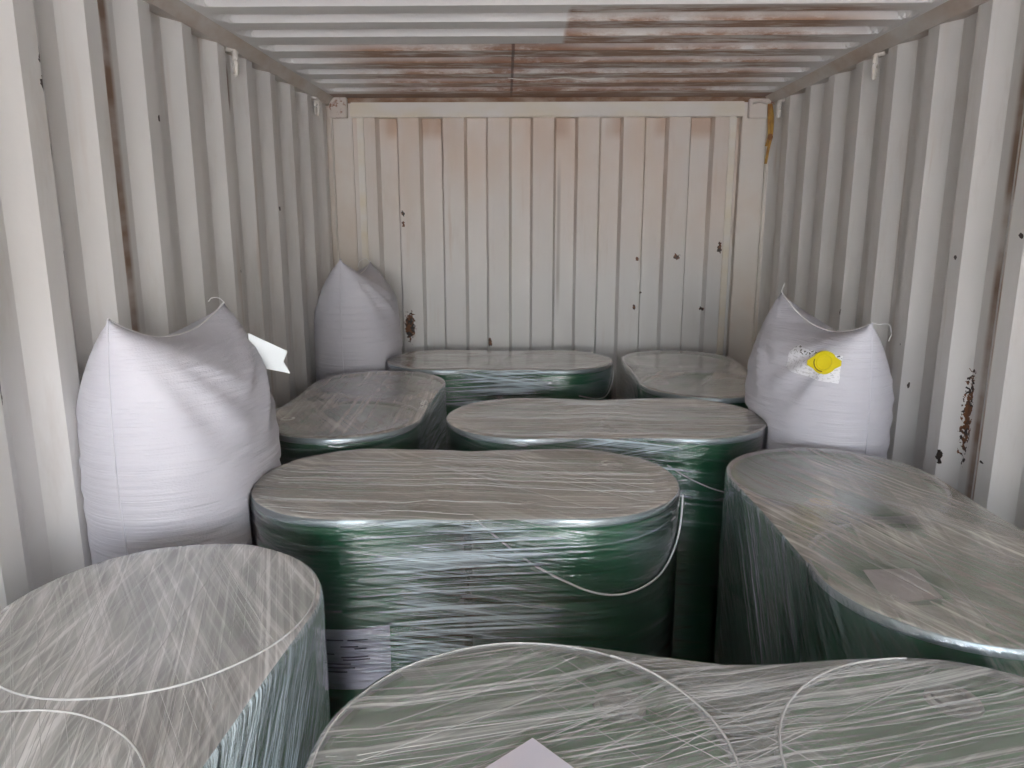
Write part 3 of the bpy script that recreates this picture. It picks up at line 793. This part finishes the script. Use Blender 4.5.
# ------------------------------------------------------------------ lashing rings, rods, strap
ring_white = simple('ring_paint', (.70, .67, .62), .4)
def lash(loc, rz, label):
    r_ = empty('lashing_ring', loc, rz)
    bm = bmesh.new(); pts = []
    for i in range(20):
        a = math.radians(-70 + 320*i/19); pts.append((.0, .030*math.cos(a), -.036 + .040*math.sin(a)))
    tube(bm, pts, .0075, 8); mesh_obj('ring', bm, ring_white, r_, True)
    bm = bmesh.new(); tube(bm, smoothcurve([(-.03, .014, .008), (-.004, .012, .004), (.010, .0, -.002), (-.004, -.012, .004), (-.03, -.014, .008)], 6), .005, 8)
    mesh_obj('bracket', bm, ring_white, r_, True)
    tag(r_, label, 'lashing ring', 'lashing rings under the top side rails')
lash((-1.160, -1.39, 2.287), 0.5, 'pale lashing ring under the left top rail, the nearer of the two on that side')
lash((-1.160, -.31, 2.287), 0.5, 'pale lashing ring under the left top rail close to the back corner')
lash((1.160, -1.29, 2.283), PI-.5, 'pale lashing ring under the right top rail, the nearer of the two on that side')
lash((1.160, -.20, 2.283), PI-.5, 'pale lashing ring under the right top rail close to the tied strap')
rod_m = simple('rod_paint', (.66, .62, .56), .45)
for s, lab in ((-1, 'slim upright lashing rod in the back left corner'), (1, 'slim upright lashing rod in the back right corner behind the tied strap')):
    bm = bmesh.new(); x = s*1.160; tube(bm, [(x, -.028, FLOOR), (x, -.028, 1.2), (x, -.028, 2.30)], .006, 8)
    tag(mesh_obj('lashing_rod', bm, rod_m, None, True), lab, 'rod')
strap_m = NT('strap_webbing'); P = strap_m.pos()
strap_m = strap_m.done(strap_m.pbsdf(strap_m.mix(strap_m.ramp(strap_m.noise(P, 18, 3), .4, .6), (.50, .30, .07), (.34, .17, .05)), .7).outputs[0])
def ribbon(bm, ctrl, w_, th=.002, tw=0):
    pts = smoothcurve(ctrl, 8); n = len(pts); rows = []
    for i, p in enumerate(pts):
        a = tw*i/n; ax = Vector((math.cos(a), -math.sin(a), 0)); ay = Vector((math.sin(a), math.cos(a), 0))
        rows.append([bm.verts.new(p + ax*sx*w_/2 + ay*sy*th) for sx, sy in ((-1, -1), (1, -1), (1, 1), (-1, 1))])
    for A, B in zip(rows, rows[1:]):
        for k in range(4): bm.faces.new((A[k], A[(k+1) % 4], B[(k+1) % 4], B[k]))
    bm.faces.new(rows[0][::-1]); bm.faces.new(rows[-1])
r_ = empty('tied_strap', (1.150, -.075, 2.29))
bm = bmesh.new(); ribbon(bm, [(.0, 0, .0), (.004, 0, -.08), (.010, 0, -.16), (.0, 0, -.21)], .022, tw=.4)
ribbon(bm, [(.002, -.01, .0), (.014, -.01, -.07), (.016, -.008, -.15), (.006, -.006, -.22), (-.004, -.006, -.30)], .016, tw=-.6)
mesh_obj('webbing', bm, strap_m, r_, True, 40)
bm = bmesh.new(); bmesh.ops.create_icosphere(bm, subdivisions=2, radius=.014, matrix=Matrix.Translation((.010, -.01, -.165)) @ Matrix.Diagonal((1, .8, 1.3, 1)))
mesh_obj('knot', bm, simple('strap_knot', (.26, .12, .05), .7), r_, True)
bm = bmesh.new(); tube(bm, smoothcurve([(-.085, .015, .004), (-.05, .0, .012), (-.02, -.01, .004), (.0, -.012, .006), (.02, -.02, -.002)], 8), .006, 8)
mesh_obj('wire_tie', bm, gus, r_, True)
tag(r_, 'frayed orange webbing strap tied in the top back right corner', 'strap')

bm = bmesh.new(); tube(bm, smoothcurve([(-.20, -.60, ROOF-.003), (-.10, -.60, ROOF-.012), (.02, -.60, ROOF-.004), (.07, -.60, ROOF-.002), (.14, -.60, ROOF-.010), (.24, -.60, ROOF-.003)], 8), .0022, 6)
tag(mesh_obj('loose_string', bm, simple('string_pale', (.75, .73, .68), .6), None, True), 'thin pale string sagging under the rusty roof', 'string')
